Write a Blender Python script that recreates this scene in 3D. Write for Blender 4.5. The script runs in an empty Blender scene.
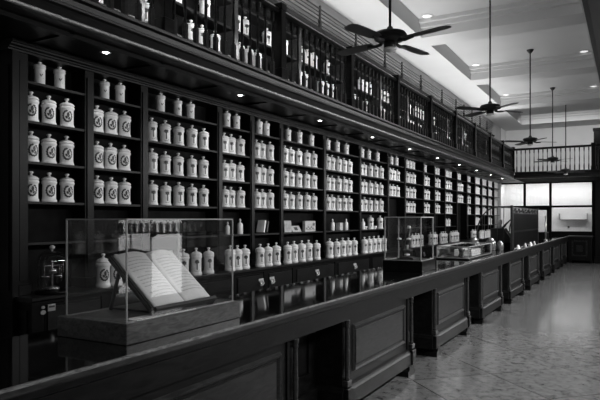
import bpy, math, random
from mathutils import Vector, Matrix
random.seed(7)
R = math.radians
PI = math.pi
S = bpy.context.scene
COL = S.collection

# ------------------------------------------------------------------ camera
FPX = 590.0
TH = math.atan(330 / 590.0)
SN, CS = math.sin(TH), math.cos(TH)
CAMZ = 1.62
cam = bpy.data.cameras.new('camera')
cam.sensor_width = 36
cam.lens = 36 * FPX / 600
cam.shift_y = 19 / 600
cam.clip_start = 0.05
cam.clip_end = 200
co = bpy.data.objects.new('camera', cam)
COL.objects.link(co)
co.location = (0, 0, CAMZ)
co.rotation_euler = (PI / 2, 0, TH)
S.camera = co


def ycoord(u, X):
    """depth along the hall of a point of the plane X seen in column u"""
    t = (u - 300) / FPX
    return X * (CS + SN * t) / (-SN + CS * t)


# ------------------------------------------------------------------ materials
def newmat(name):
    m = bpy.data.materials.new(name)
    m.use_nodes = True
    nt = m.node_tree
    b = nt.nodes['Principled BSDF']
    return m, nt, b


def grey(v):
    return (v, v, v, 1)


def wood(name, lo, hi, rough=.35, scale=6, bump=.15, spec=.5):
    m, nt, b = newmat(name)
    tc = nt.nodes.new('ShaderNodeTexCoord')
    mp = nt.nodes.new('ShaderNodeMapping')
    mp.inputs['Scale'].default_value = (scale, scale * .35, scale * 1.6)
    nz = nt.nodes.new('ShaderNodeTexNoise')
    nz.inputs['Scale'].default_value = 3
    nz.inputs['Detail'].default_value = 6
    nz.inputs['Distortion'].default_value = 1.2
    cr = nt.nodes.new('ShaderNodeValToRGB')
    cr.color_ramp.elements[0].position = .3
    cr.color_ramp.elements[1].position = .75
    cr.color_ramp.elements[0].color = grey(lo)
    cr.color_ramp.elements[1].color = grey(hi)
    L = nt.links.new
    L(tc.outputs['Object'], mp.inputs[0])
    L(mp.outputs[0], nz.inputs['Vector'])
    L(nz.outputs[0], cr.inputs[0])
    L(cr.outputs[0], b.inputs['Base Color'])
    bp = nt.nodes.new('ShaderNodeBump')
    bp.inputs['Strength'].default_value = bump
    bp.inputs['Distance'].default_value = .002
    L(nz.outputs[0], bp.inputs['Height'])
    L(bp.outputs[0], b.inputs['Normal'])
    b.inputs['Roughness'].default_value = rough
    b.inputs['Specular IOR Level'].default_value = spec
    return m


def plain(name, v, rough=.5, metal=0, spec=.5, noise=0, nscale=5):
    m, nt, b = newmat(name)
    b.inputs['Base Color'].default_value = grey(v)
    b.inputs['Roughness'].default_value = rough
    b.inputs['Metallic'].default_value = metal
    b.inputs['Specular IOR Level'].default_value = spec
    if noise:
        tc = nt.nodes.new('ShaderNodeTexCoord')
        nz = nt.nodes.new('ShaderNodeTexNoise')
        nz.inputs['Scale'].default_value = nscale
        nz.inputs['Detail'].default_value = 5
        cr = nt.nodes.new('ShaderNodeValToRGB')
        cr.color_ramp.elements[0].position = .3
        cr.color_ramp.elements[1].position = .7
        cr.color_ramp.elements[0].color = grey(v * (1 - noise))
        cr.color_ramp.elements[1].color = grey(min(1, v * (1 + noise)))
        nt.links.new(tc.outputs['Object'], nz.inputs['Vector'])
        nt.links.new(nz.outputs[0], cr.inputs[0])
        nt.links.new(cr.outputs[0], b.inputs['Base Color'])
    return m


def emit(name, v, s):
    m, nt, b = newmat(name)
    b.inputs['Base Color'].default_value = grey(v)
    b.inputs['Emission Color'].default_value = grey(1)
    b.inputs['Emission Strength'].default_value = s
    return m


def thin_glass(name, ior=1.45, tint=.97):
    m = bpy.data.materials.new(name)
    m.use_nodes = True
    nt = m.node_tree
    nt.nodes.clear()
    o = nt.nodes.new('ShaderNodeOutputMaterial')
    tr = nt.nodes.new('ShaderNodeBsdfTransparent')
    tr.inputs[0].default_value = grey(tint)
    gl = nt.nodes.new('ShaderNodeBsdfGlossy')
    gl.inputs['Roughness'].default_value = .02
    gl.inputs[0].default_value = grey(.95)
    lw = nt.nodes.new('ShaderNodeLayerWeight')
    lw.inputs[0].default_value = .5
    pw = nt.nodes.new('ShaderNodeMath')
    pw.operation = 'POWER'
    pw.inputs[1].default_value = 4.0
    nt.links.new(lw.outputs['Facing'], pw.inputs[0])
    fr = nt.nodes.new('ShaderNodeMapRange')
    fr.inputs[3].default_value = .035
    fr.inputs[4].default_value = .8
    nt.links.new(pw.outputs[0], fr.inputs[0])
    mx = nt.nodes.new('ShaderNodeMixShader')
    nt.links.new(fr.outputs[0], mx.inputs[0])
    nt.links.new(tr.outputs[0], mx.inputs[1])
    nt.links.new(gl.outputs[0], mx.inputs[2])
    nt.links.new(mx.outputs[0], o.inputs[0])
    return m


def floor_material():
    m, nt, b = newmat('veined_tile')
    L = nt.links.new
    tc = nt.nodes.new('ShaderNodeTexCoord')
    mp = nt.nodes.new('ShaderNodeMapping')
    mp.inputs['Rotation'].default_value = (0, 0, R(45))
    L(tc.outputs['Object'], mp.inputs[0])
    br = nt.nodes.new('ShaderNodeTexBrick')
    br.offset = 0
    br.inputs['Scale'].default_value = 1
    br.inputs['Mortar Size'].default_value = .010
    br.inputs['Brick Width'].default_value = .9
    br.inputs['Row Height'].default_value = .9
    br.inputs['Color1'].default_value = grey(.86)
    br.inputs['Color2'].default_value = grey(1)
    br.inputs['Mortar'].default_value = grey(.35)
    L(mp.outputs[0], br.inputs[0])
    nz = nt.nodes.new('ShaderNodeTexNoise')
    nz.inputs['Scale'].default_value = 11
    nz.inputs['Detail'].default_value = 12
    nz.inputs['Roughness'].default_value = .72
    nz.inputs['Distortion'].default_value = .5
    L(mp.outputs[0], nz.inputs['Vector'])
    cr = nt.nodes.new('ShaderNodeValToRGB')
    cr.color_ramp.elements[0].position = .36
    cr.color_ramp.elements[0].color = grey(.055)
    cr.color_ramp.elements[1].position = .48
    cr.color_ramp.elements[1].color = grey(.15)
    e = cr.color_ramp.elements.new(.7)
    e.color = grey(.22)
    L(nz.outputs[0], cr.inputs[0])
    mx = nt.nodes.new('ShaderNodeMix')
    mx.data_type = 'RGBA'
    mx.blend_type = 'MULTIPLY'
    mx.inputs[0].default_value = 1
    L(cr.outputs[0], mx.inputs[6])
    L(br.outputs[0], mx.inputs[7])
    L(mx.outputs[2], b.inputs['Base Color'])
    n2 = nt.nodes.new('ShaderNodeTexNoise')
    n2.inputs['Scale'].default_value = 9
    n2.inputs['Detail'].default_value = 5
    L(mp.outputs[0], n2.inputs['Vector'])
    mr = nt.nodes.new('ShaderNodeMapRange')
    mr.inputs[3].default_value = .10
    mr.inputs[4].default_value = .20
    L(n2.outputs[0], mr.inputs[0])
    L(mr.outputs[0], b.inputs['Roughness'])
    bp = nt.nodes.new('ShaderNodeBump')
    bp.inputs['Strength'].default_value = .2
    bp.inputs['Distance'].default_value = .003
    L(nz.outputs[0], bp.inputs['Height'])
    L(bp.outputs[0], b.inputs['Normal'])
    b.inputs['Specular IOR Level'].default_value = .22
    return m


M = dict(
    wood=wood('dark_wood', .0015, .0045, .36, spec=.09),
    shelf=wood('shelf_wood', .004, .012, .45, spec=.12),
    front=wood('counter_wood', .002, .012, .36, 5, spec=.18, bump=.3),
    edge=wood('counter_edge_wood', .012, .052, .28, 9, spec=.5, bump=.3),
    gallery=wood('gallery_wood', .003, .014, .3, spec=.25),
    top=plain('polished_black_top', .004, .06, spec=.6),
    back=plain('shelf_back', .004, .8, spec=.08, noise=.5, nscale=9),
    white=plain('white_porcelain', .80, .28),
    cream=plain('worn_white_porcelain', .68, .35, noise=.08, nscale=20),
    ink=plain('dark_glaze', .03, .4),
    ceil=plain('ceiling_paint', .62, .85, noise=.03, nscale=1.2),
    wall=plain('wall_paint', .42, .85, noise=.05, nscale=1.5),
    strip=plain('grey_wall_paint', .30, .8, noise=.08, nscale=2),
    iron=plain('black_iron', .02, .4, .3),
    fan=plain('fan_bronze', .03, .42, .4),
    blade=wood('fan_blade_wood', .03, .05, .4),
    metal=plain('dull_nickel', .5, .3, .9),
    brass=plain('old_silver', .6, .3, .35),
    gunmetal=plain('gunmetal', .3, .2, .8),
    paper=plain('paper', .78, .75, noise=.06, nscale=14),
    print=plain('printed_text', .48, .8),
    leather=plain('dark_leather', .03, .5),
    glass=thin_glass('clear_glass'),
    gedge=plain('glass_edge', .30, .25),
    field=wood('panel_wood', .008, .036, .36, 6, bump=.2, spec=.3),
    fascia=wood('fascia_wood', .003, .011, .34, spec=.16),
    matt=wood('dusty_cornice_wood', .012, .035, .8, spec=.02),
    turned=wood('turned_wood', .008, .035, .3, spec=.35),
    worn_glint=wood('worn_glint_wood', .08, .30, .22, 12, spec=.6),  # pale wood: highlight of the worn edge put into the colour
    base=wood('case_base_wood', .022, .11, .3, 9, bump=.3),
    lamp=emit('lamp_lens', .9, .55),
    bulb=emit('bulb', .9, 10),
    pane=emit('daylight_pane', .8, 2.6),
    farwall=plain('white_partition', .74, .8, noise=.03, nscale=2),
    floor=floor_material(),
    card=plain('pale_card', .4, .6, noise=.25, nscale=25),
    crystal=plain('cut_crystal', .16, .12, .5, noise=.9, nscale=30),
)


# ------------------------------------------------------------------ mesh builder
class MB:
    def __init__(s):
        s.v, s.f, s.mi, s.sm = [], [], [], []
        s.cur = 0

    def add(s, vs, fs, smooth=False):
        n = len(s.v)
        s.v += [tuple(p) for p in vs]
        for f in fs:
            s.f.append(tuple(i + n for i in f))
            s.mi.append(s.cur)
            s.sm.append(smooth)
        return s

    def box(s, x0, x1, y0, y1, z0, z1):
        if x0 > x1: x0, x1 = x1, x0
        if y0 > y1: y0, y1 = y1, y0
        if z0 > z1: z0, z1 = z1, z0
        return s.add([(x0, y0, z0), (x1, y0, z0), (x1, y1, z0), (x0, y1, z0), (x0, y0, z1), (x1, y0, z1), (x1, y1, z1), (x0, y1, z1)],
                     [(0, 3, 2, 1), (4, 5, 6, 7), (0, 1, 5, 4), (1, 2, 6, 5), (2, 3, 7, 6), (3, 0, 4, 7)])

    def bbox(s, x0, x1, y0, y1, z0, z1, c=.006):
        """box with chamfered edges all round"""
        n = len(s.v)
        cx, cy, cz = (x0 + x1) / 2, (y0 + y1) / 2, (z0 + z1) / 2
        hx, hy, hz = abs(x1 - x0) / 2, abs(y1 - y0) / 2, abs(z1 - z0) / 2
        vs, idx = [], {}
        for sx in (-1, 1):
            for sy in (-1, 1):
                for sz in (-1, 1):
                    for a in range(3):
                        h = [hx - c, hy - c, hz - c]
                        h[a] += c
                        idx[(sx, sy, sz, a)] = len(vs)
                        vs.append((cx + sx * h[0], cy + sy * h[1], cz + sz * h[2]))
        fs = []
        for a in range(3):
            b_, c_ = (a + 1) % 3, (a + 2) % 3
            for sg in (-1, 1):
                q = []
                for (p, r) in ((-1, -1), (1, -1), (1, 1), (-1, 1)):
                    k = [0, 0, 0]
                    k[a], k[b_], k[c_] = sg, p, r
                    q.append(idx[(k[0], k[1], k[2], a)])
                fs.append(tuple(q if sg > 0 else q[::-1]))
            # edges parallel to a
            for p in (-1, 1):
                for r in (-1, 1):
                    def K(sa, ax):
                        k = [0, 0, 0]
                        k[a], k[b_], k[c_] = sa, p, r
                        return idx[(k[0], k[1], k[2], ax)]
                    q = (K(-1, b_), K(1, b_), K(1, c_), K(-1, c_))
                    fs.append(q if p * r < 0 else q[::-1])
        for sx in (-1, 1):
            for sy in (-1, 1):
                for sz in (-1, 1):
                    q = (idx[(sx, sy, sz, 0)], idx[(sx, sy, sz, 1)], idx[(sx, sy, sz, 2)])
                    fs.append(q if sx * sy * sz > 0 else q[::-1])
        return s.add(vs, fs)

    def lathe(s, prof, seg=20, c=(0, 0, 0), smooth=True, a0=0, cap=True):
        vs, fs = [], []
        n = len(prof)
        for (r, z) in prof:
            for k in range(seg):
                a = a0 + 2 * PI * k / seg
                vs.append((c[0] + r * math.cos(a), c[1] + r * math.sin(a), c[2] + z))
        for i in range(n - 1):
            for k in range(seg):
                k2 = (k + 1) % seg
                fs.append((i * seg + k, i * seg + k2, (i + 1) * seg + k2, (i + 1) * seg + k))
        s.add(vs, fs, smooth)
        if not cap: return s
        s.add([vs[k] for k in range(seg)], [tuple(range(seg))[::-1]])
        s.add([vs[(n - 1) * seg + k] for k in range(seg)], [tuple(range(seg))])
        return s

    def tube(s, pts, r, seg=8, smooth=True, closed=False):
        pts = [Vector(p) for p in pts]
        rr = r if isinstance(r, (list, tuple)) else [r] * len(pts)
        vs, fs = [], []
        up = None
        n = len(pts)
        for i, p in enumerate(pts):
            d = (pts[min(i + 1, n - 1)] - pts[max(i - 1, 0)]).normalized()
            if up is None:
                up = Vector((0, 0, 1)) if abs(d.z) < .9 else Vector((1, 0, 0))
            a = d.cross(up).normalized()
            b = a.cross(d).normalized()
            up = b
            for k in range(seg):
                t = 2 * PI * k / seg
                vs.append(p + rr[i] * (math.cos(t) * a + math.sin(t) * b))
        for i in range(n - 1):
            for k in range(seg):
                k2 = (k + 1) % seg
                fs.append((i * seg + k, i * seg + k2, (i + 1) * seg + k2, (i + 1) * seg + k))
        fs.append(tuple(range(seg))[::-1])
        fs.append(tuple((n - 1) * seg + k for k in range(seg)))
        return s.add(vs, fs, smooth)

    def prism(s, poly, axis, a, b):
        """poly in the plane across the axis: axis 'y' -> (x,z), 'x' -> (y,z), 'z' -> (x,y)"""
        def P(p, t):
            if axis == 'y': return (p[0], t, p[1])
            if axis == 'x': return (t, p[0], p[1])
            return (p[0], p[1], t)
        n = len(poly)
        vs = [P(p, a) for p in poly] + [P(p, b) for p in poly]
        fs = [(i, (i + 1) % n, n + (i + 1) % n, n + i) for i in range(n)]
        fs += [tuple(range(n))[::-1], tuple(range(n, 2 * n))]
        return s.add(vs, fs)

    def build(s, name, mats, parent=None, loc=None):
        me = bpy.data.meshes.new(name)
        me.from_pydata(s.v, [], s.f)
        if not isinstance(mats, (list, tuple)): mats = [mats]
        for m in mats: me.materials.append(M[m])
        me.polygons.foreach_set('material_index', s.mi)
        me.polygons.foreach_set('use_smooth', s.sm)
        me.update()
        import bmesh
        bm = bmesh.new()
        bm.from_mesh(me)
        bmesh.ops.recalc_face_normals(bm, faces=bm.faces)
        bm.to_mesh(me)
        bm.free()
        o = bpy.data.objects.new(name, me)
        COL.objects.link(o)
        if parent is not None: o.parent = parent
        if loc is not None: o.location = loc
        return o


def tag(o, label=None, cat=None, group=None, kind=None):
    if label: o['label'] = label
    if cat: o['category'] = cat
    if group: o['group'] = group
    if kind: o['kind'] = kind
    return o


def empty(name, loc=(0, 0, 0), label=None, cat=None, group=None, rz=0):
    o = bpy.data.objects.new(name, None)
    o.empty_display_size = .1
    COL.objects.link(o)
    o.location = loc
    o.rotation_euler = (0, 0, rz)
    return tag(o, label, cat, group)


def struct(o):
    o['kind'] = 'structure'
    return o


KIDS = {}


def kids(o):
    return KIDS.get(o.name) or [c for c in o.children]


def copy_tree(o, loc=None, rz=None, parent=None, scale=None):
    c = o.copy()
    COL.objects.link(c)
    if parent is not None: c.parent = parent
    if loc is not None: c.location = loc
    if rz is not None: c.rotation_euler = (0, 0, rz)
    if scale is not None: c.scale = (scale,) * 3
    for ch in kids(o):
        copy_tree(ch, parent=c)
    return c


ORD = ['first', 'second', 'third', 'fourth', 'fifth', 'sixth', 'seventh', 'eighth', 'ninth', 'tenth', 'eleventh', 'twelfth',
       'thirteenth', 'fourteenth', 'fifteenth', 'sixteenth', 'seventeenth', 'eighteenth', 'nineteenth', 'twentieth']

# ------------------------------------------------------------------ key planes
XW = -4.52        # long wall behind the shelving
XB = -4.49        # shelf back panels
XS = -4.30        # front of the stiles
XC = -4.09        # front of the drawer cabinets
XG = -3.60        # inner edge of the gallery
XK = -1.975       # customer edge of the counter
XK2 = -2.83       # rear edge of the counter
YE = 21.9         # front of the far gallery
YF = 24.6         # far partition
YEND = 25.6       # white wall beyond the partition
Z1, Z2 = 5.28, 5.60
YBAY = [ycoord(u, XS) for u in (22.5, 89.5, 144.5, 220, 252.5, 281.5, 324.5, 360, 388, 405, 423.5, 434.5, 445, 457, 467, 475, 482, 488, 494, 500)]
Y0 = YBAY[0] - .05

# ------------------------------------------------------------------ room shell
struct(MB().box(XW - .1, 4.0, -4, YEND + .2, -.1, 0).build('floor', 'floor'))
struct(MB().box(XW - .12, XW, -4, YF, 0, 6).build('wall_left', 'strip'))
struct(MB().box(XW - .12, XW, YF, YEND + .12, 0, 6).build('wall_back_room', 'farwall'))
struct(MB().box(XW, 4, YEND, YEND + .12, 0, 6).build('wall_far', 'farwall'))
struct(MB().box(XW, 4, -4.1, -4, 0, 6).build('wall_behind', 'wall'))
# right-hand wall with window openings
wr = MB()
WIN = [(-2.4, -.4), (8.4, 9.5), (15.6, 17.6)]
WZ = [(1.4, 2.5), (0.05, 2.2), (.9, 2.5)]
ys = [-4] + [v for w in WIN for v in w] + [YEND]
for a, b in zip(ys[::2], ys[1::2]): wr.box(3.6, 3.8, a, b, 0, 6)
for (a, b), (p, q) in zip(WIN, WZ):
    wr.box(3.6, 3.8, a, b, 0, p)
    wr.box(3.6, 3.8, a, b, q, 6)
struct(wr.build('wall_right', 'wall'))
for i, ((a, b), (p, q)) in enumerate(zip(WIN, WZ)):
    w = MB()
    for y in (a, b - .06): w.box(3.62, 3.72, y, y + .06, p, q)
    for z in (p, q - .06): w.box(3.62, 3.72, a, b, z, z + .06)
    fr = struct(w.build('window_%d' % (i + 1), 'wood'))
    struct(MB().box(3.74, 3.76, a, b, p, q).build('window_pane', 'pane', fr))

# ceiling: border slabs, recessed coffers and cross beams
cl = MB()
XR1, XR2 = -3.67, -.73
cl.box(XW, XR1, -4, YEND, Z1, Z2 + .1)
cl.box(XR2, 4, -4, YEND, Z1, Z2 + .1)
cl.box(XR1, XR2, -4, YEND, Z2, Z2 + .1)
BEAMS = [(-1.0, -.35), (3.2, 3.85), (7.4, 8.05), (11.6, 12.25), (15.8, 16.45), (20.0, 20.65), (24.2, YEND)]
for a, b in BEAMS:
    cl.box(XR1, XR2, a, b, Z1, Z2)
    # stepped crown either side of each beam
    for (p, q, z) in ((a - .10, a, Z2 - .14), (a - .2, a - .1, Z2 - .07), (b, b + .10, Z2 - .14), (b + .1, b + .2, Z2 - .07)):
        cl.box(XR1, XR2, p, q, z, Z2)
struct(cl.build('ceiling', 'ceil'))

# ------------------------------------------------------------------ gallery (mezzanine)
g = MB()
g.prism([(XW, 3.05), (XW, 3.18), (XG - .02, 3.18), (XG - .02, 3.05)], 'y', -3.5, YEND)
struct(g.build('ceiling_gallery', 'wood'))


def fascia_poly(sgn, x):
    # profile of the moulded gallery edge, outward to sgn
    pr = [(0, 3.045), (.035, 3.05), (.04, 3.075), (.015, 3.09), (.012, 3.15), (.03, 3.165), (.035, 3.18), (.02, 3.19), (.028, 3.225),
          (.055, 3.24), (.06, 3.262), (.04, 3.275), (-.10, 3.275), (-.10, 3.05)]
    return [(x + sgn * p, z) for p, z in pr]


struct(MB().prism(fascia_poly(1, XG), 'y', -3.5, YE).build('trim_1', 'fascia'))
struct(MB().prism([(XG + .030, 3.052), (XG + .046, 3.056), (XG + .048, 3.070), (XG + .034, 3.078)], 'y', -3.5, YE).build('trim_7', 'worn_glint'))
# far gallery
struct(MB().box(XG, 4, YE + .1, YEND, 3.05, 3.18).build('ceiling_far_gallery', 'matt'))
pr = fascia_poly(1, 0)
struct(MB().prism([(YE + .02 - p, z) for p, z in pr], 'x', XG + .05, 4).build('trim_2', 'gallery'))
# gallery over the camera's side of the hall
struct(MB().box(-.2, 3.6, -3.5, YE + .1, 3.05, 3.18).build('ceiling_side_gallery', 'wood'))
struct(MB().prism(fascia_poly(-1, -.24), 'y', -3.5, YE).build('trim_3', 'gallery'))
# soffit ribs
for k, y in enumerate([2.0 + .99 * i for i in range(20)]):
    if abs((y - 3.6) / 2 - round((y - 3.6) / 2)) < .1: y += .3
rb = MB()
for i in range(22):
    y = 2.1 + 1.0 * i
    rb.box(XS + .10, XG - .14, y - .02, y + .02, 3.036, 3.05)
rb.box(XG - .19, XG - .14, 1.5, YE, 3.015, 3.05)
struct(rb.build('trim_4', 'wood'))

# balustrade pieces
bal = MB()
bal.box(-.020, .020, -.020, .020, 0, .17)
bal.lathe([(.014, .17), (.021, .182), (.012, .195), (.019, .207), (.011, .22), (.014, .30), (.016, .38), (.013, .50), (.010, .60), (.016, .612), (.010, .625),
           (.016, .64), (.013, .65)], 8)
bal.box(-.018, .018, -.018, .018, .65, .76)
bal_me = None


def newel(x, y, label, group):
    m = MB()
    m.bbox(-.065, .065, -.05, .05, 0, .80, .005)
    m.bbox(-.08, .08, -.065, .065, 0, .12, .005)
    m.bbox(-.075, .075, -.06, .06, .80, .89, .008)
    o = m.build('newel_post', 'gallery', loc=(x, y, 3.275))
    return tag(o, label, 'post', group)


def rail_section(p, q, label, group, n=12):
    """a run of balusters under a handrail from p to q (xy)"""
    global bal_me
    d = Vector((q[0] - p[0], q[1] - p[1]))
    L = d.length
    e = empty('balustrade', (p[0], p[1], 3.275), label, 'railing', group, math.atan2(d.y, d.x))
    MB().prism([(-.045, .76), (-.05, .80), (-.03, .83), (.03, .83), (.05, .80), (.045, .76)], 'x', .068, L - .068).build('handrail', 'gallery', e)
    for v in [e.children[0].data]:
        pass
    for k in range(n):
        t = L * (k + .5 + .0) / n
        t = .07 + (L - .14) * (k + .5) / n
        if bal_me is None:
            b = bal.build('baluster', 'turned', e)
            bal_me = b.data
        else:
            b = bpy.data.objects.new('baluster', bal_me)
            COL.objects.link(b)
            b.parent = e
        b.location = (t, 0, 0)
    return e


XN = XG - .03
NY = [2.0 + 1.99 * k for k in range(11)]
for k, y in enumerate(NY):
    if k == 10:
        newel(XN, YE - .0 + .03, 'dark corner newel post where the long and far gallery railings meet', None)
        break
    newel(XN, y, 'dark square newel post ending the %s railing run of the long gallery' % ORD[k], 'newel posts of the long gallery')
for k in range(10):
    rail_section((XN, NY[k]), (XN, NY[k + 1] if k < 9 else YE + .03), 'dark turned railing, %s run of the long gallery above the jars' % ORD[k],
                 'railing runs of the long gallery')
FX = [XN, -1.06, 1.4]
for k in range(2):
    rail_section((FX[k], YE + .03), (FX[k + 1], YE + .03),
                 ['dark baluster railing across the far gallery, in front of pale wall', 'dark baluster railing run beyond the far column'][k], 'far gallery railings', 17)
newel(FX[1], YE + .03, 'dark newel post of the far gallery railing beside the tall column', None)

# tall dark column and wall at the far end
def column(x0, x1, y0, y1, z0, z1, label):
    e = empty('column', ((x0 + x1) / 2, (y0 + y1) / 2, z0), label, 'column')
    w, d, h = (x1 - x0) / 2, (y1 - y0) / 2, z1 - z0
    m = MB().bbox(-w, w, -d, d, .25, h - .1, .01)
    for z in (.45, 1.25, 2.05):
        if z + .6 < h: m.box(-w + .05, w - .05, -d - .012, -d, z, z + .65)
    m.build('shaft', 'wood', e)
    MB().bbox(-w - .03, w + .03, -d - .03, d + .03, 0, .25, .01).build('base', 'wood', e)
    MB().bbox(-w - .03, w + .03, -d - .03, d + .03, h - .1, h, .01).build('capital', 'wood', e)


column(-1.13, -.60, YF - .45, YF - .05, 0, 3.05, 'tall dark panelled wooden column at the end of the rear cabinet')
column(-1.16, -.86, YF - .5, YF - .2, 3.18, 4.95, 'dark pier rising behind the far gallery railing')

# far partition: dark frame, glass panes; white wall beyond it
zf = [1.13, 2.10, 3.05]
vx = [XW + .02, -3.62, -2.68, -1.2]
pf = MB()
for x in vx[1:]: pf.box(x - .045, x + .045, YF - .04, YF + .04, 0 if x < -2 else 0, 3.05)
for z in zf[1:2]: pf.box(vx[0], vx[-1], YF - .038, YF + .038, z - .04, z + .04)
pf.box(vx[2], vx[-1], YF - .038, YF + .038, 1.09, 1.15)
pf.box(vx[0], vx[-1], YF - .038, YF + .038, 3.0, 3.05)
pf.box(vx[2], vx[-1], YF - .03, YF + .03, 0, 1.09)
pf.box(vx[-1], 4, YF - .03, YF + .03, 0, 3.05)
fp = struct(pf.build('wall_partition', 'wood'))
for i, (a, b, c, d) in enumerate([(vx[0], vx[1], 2.14, 3.0), (vx[1], vx[2], 2.14, 3.0), (vx[2], vx[3], 2.14, 3.0), (vx[2], vx[3], 1.15, 2.06), (vx[0], vx[1], .1, 2.06)]):
    struct(MB().box(a + (.045 if i not in (0, 4) else 0), b - .045, YF - .004, YF + .004, c, d).build('window_pane_far', 'glass', fp))
# door in the partition
dr = MB()
for x in (vx[1] + .05, vx[2] - .13): dr.box(x, x + .08, YF - .03, YF + .03, 0, 2.05)
for z in (0, .95, 1.97): dr.box(vx[1] + .05, vx[2] - .05, YF - .03, YF + .03, z, z + (.12 if z else .9))
do = struct(dr.build('door_1', 'wood'))
struct(MB().box(vx[1] + .13, vx[2] - .13, YF - .004, YF + .004, 1.07, 1.97).build('door_glass', 'glass', do))
struct(MB().tube([(vx[1] + .2, YF - .06, 1.0), (vx[1] + .2, YF - .06, 1.35)], .015).build('door_handle', 'metal', do))

# wall shelf on the white wall seen through the pane
e = empty('wall_shelf', (-1.95, YEND - .14, 1.58), 'shallow white wall shelf with raised ends behind the far glass', 'shelf')
MB().box(-.5, .5, .0, .14, 0, .03).build('board', 'strip', e)
for sx in (-1, 1):
    MB().box(sx * .5 - .02, sx * .5 + .02, .0, .14, .03, .26).build('bracket', 'strip', e)
tag(MB().lathe([(.035, 0), (.04, .02), (.02, .03)], 10).build('wall_fitting', 'iron'), 'small dark round fitting on the white wall below the wall shelf', 'fitting')  # plain round fitting of no known use
o = bpy.data.objects['wall_fitting']
o.rotation_euler = (PI / 2, 0, 0)
o.location = (-2.12, YEND, 1.30)

# ------------------------------------------------------------------ upper wall: cupboards behind the gallery railing
GYB = [1.1 + 1.62 * k for k in range(14)]
for k in range(13):
    y0, y1 = GYB[k], GYB[k + 1]
    if y1 > YE - .2: y1 = YE - .2
    e = empty('gallery_bookcase', (XW, y0, 3.18), 'dark open bookcase, %s along the wall behind the gallery railing' % ORD[k], 'bookcase', 'gallery bookcases')
    w = y1 - y0
    MB().box(.005, .02, 0, w, 0, 1.32).build('back_panel', 'back', e)
    MB().box(.005, .26, 0, .08, 0, 1.32).build('stile', 'edge', e)
    for z in (.05, .42, .77, 1.1):
        MB().box(.02, .24, .08, w, z, z + .025).build('shelf', 'gallery', e)
gc = MB()
gc.prism([(XW, 4.50), (XW, 4.60), (XS + .09, 4.60), (XS + .09, 4.585), (XS + .05, 4.57), (XS + .05, 4.545), (XS + .02, 4.53), (XS + .02, 4.50)], 'y', .8, YE - .1)
struct(gc.build('trim_5', 'matt'))
# pipe rail on top of it
pe = empty('pipe_rail', (XS + .06, 0, 4.60), 'long low black iron pipe rail with brackets running above the gallery', 'rail')
for z, r in ((.06, .010), (.13, .010), (.19, .010), (.25, .010), (.31, .012)):
    MB().tube([(0, 2.5, z), (0, YE - .4, z)], r, 6).build('pipe', 'iron', pe)
for y in [2.8, 4.15, 5.5, 6.85] + [ycoord(u, XS + .06) for u in (320, 356, 385, 402, 421, 442, 456, 464, 472, 480, 487)]:
    m = MB()
    m.box(-.022, .022, y - .026, y + .026, 0, .13)
    m.box(-.015, .015, y - .015, y + .015, .13, .36)
    m.build('bracket', 'iron', pe)

# ------------------------------------------------------------------ main shelving
EE = empty('shelving_end_panel', (XB, Y0, 0), 'dark tall end panel closing the jar shelving beside the glass dome', 'panel')
MB().box(-.02, XS - XB + .03, -.06, 0, 0, 2.965).build('panel', 'wood', EE)
MB().box(.02, XS - XB - .01, -.07, -.06, 1.05, 2.85).build('raised_field', 'wood', EE)
NB = 19
for b in range(NB):
    y0, y1 = YBAY[b], YBAY[b + 1]
    e = empty('shelving_bay', (XB, y0, 0), 'dark wooden jar shelving bay, %s from the glass-dome end' % ORD[b], 'shelving', 'shelving bays')
    W = y1 - y0
    sw = .05
    MB().box(0, .012, sw, W - sw, 1.0, 2.965).build('back_panel', 'back', e)
    m = MB()
    m.box(0, XS - XB, -sw, sw, 1.0, 2.965)
    m.box(XS - XB, XS - XB + .012, -sw + .018, sw - .018, 1.12, 2.9)
    m.bbox(.01, XS - XB + .03, -sw - .012, sw + .012, 1.0, 1.09, .006)
    m.build('stile', 'wood', e)
    for z in (2.755, 2.43, 2.095, 1.765, 1.425):
        if b in (8, 13) and z < 2.0: continue
        MB().box(0, XS - XB - .005, sw, W - sw, z - .02, z).build('shelf', 'shelf', e)
    # drawer cabinet below
    d = empty('drawer_cabinet', (XB, y0, 0), 'dark low cupboard with a drawer row under the %s shelving bay' % ORD[b], 'cabinet', 'drawer cabinets under the shelving')
    D = XC - XB
    m = MB()
    m.box(0, D - .02, 0, W, .08, .965)
    m.box(D - .02, D, 0, .045, .08, .965)
    m.box(D - .02, D, W - .045, W, .08, .965)
    m.box(D - .02, D, .045, W - .045, .94, .965)
    m.box(D - .02, D, .045, W - .045, .62, .66)
    m.box(.02, D - .05, 0, W, 0, .08)
    m.build('carcase', 'wood', d)
    dw = MB()
    dw.box(D - .02, D - .006, .055, W - .055, .67, .93)
    dd = dw.build('drawer', 'wood', d)
    f = MB()
    f.box(D - .006, D + .004, .075, W - .075, .69, .91)
    f.build('drawer_panel', 'front', dd)
    py = W / 2
    if W < .8: py = W - .13 if b % 2 else .13
    p = MB()
    p.bbox(D + .004, D + .012, py - .055, py + .055, .835, .865, .003)
    p.tube([(D + .014, py - .04, .84), (D + .03, py - .035, .80), (D + .034, py, .785), (D + .03, py + .035, .80), (D + .014, py + .04, .84)], .006, 6)
    p.bbox(D + .006, D + .02, py - .022, py + .022, .77, .83, .004)
    if b > 0: p.build('pull', 'brass', dd)
    dr = MB()
    dr.box(D - .02, D - .004, .055, W - .055, .09, .61)
    dr.build('door', 'wood', d)
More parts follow.
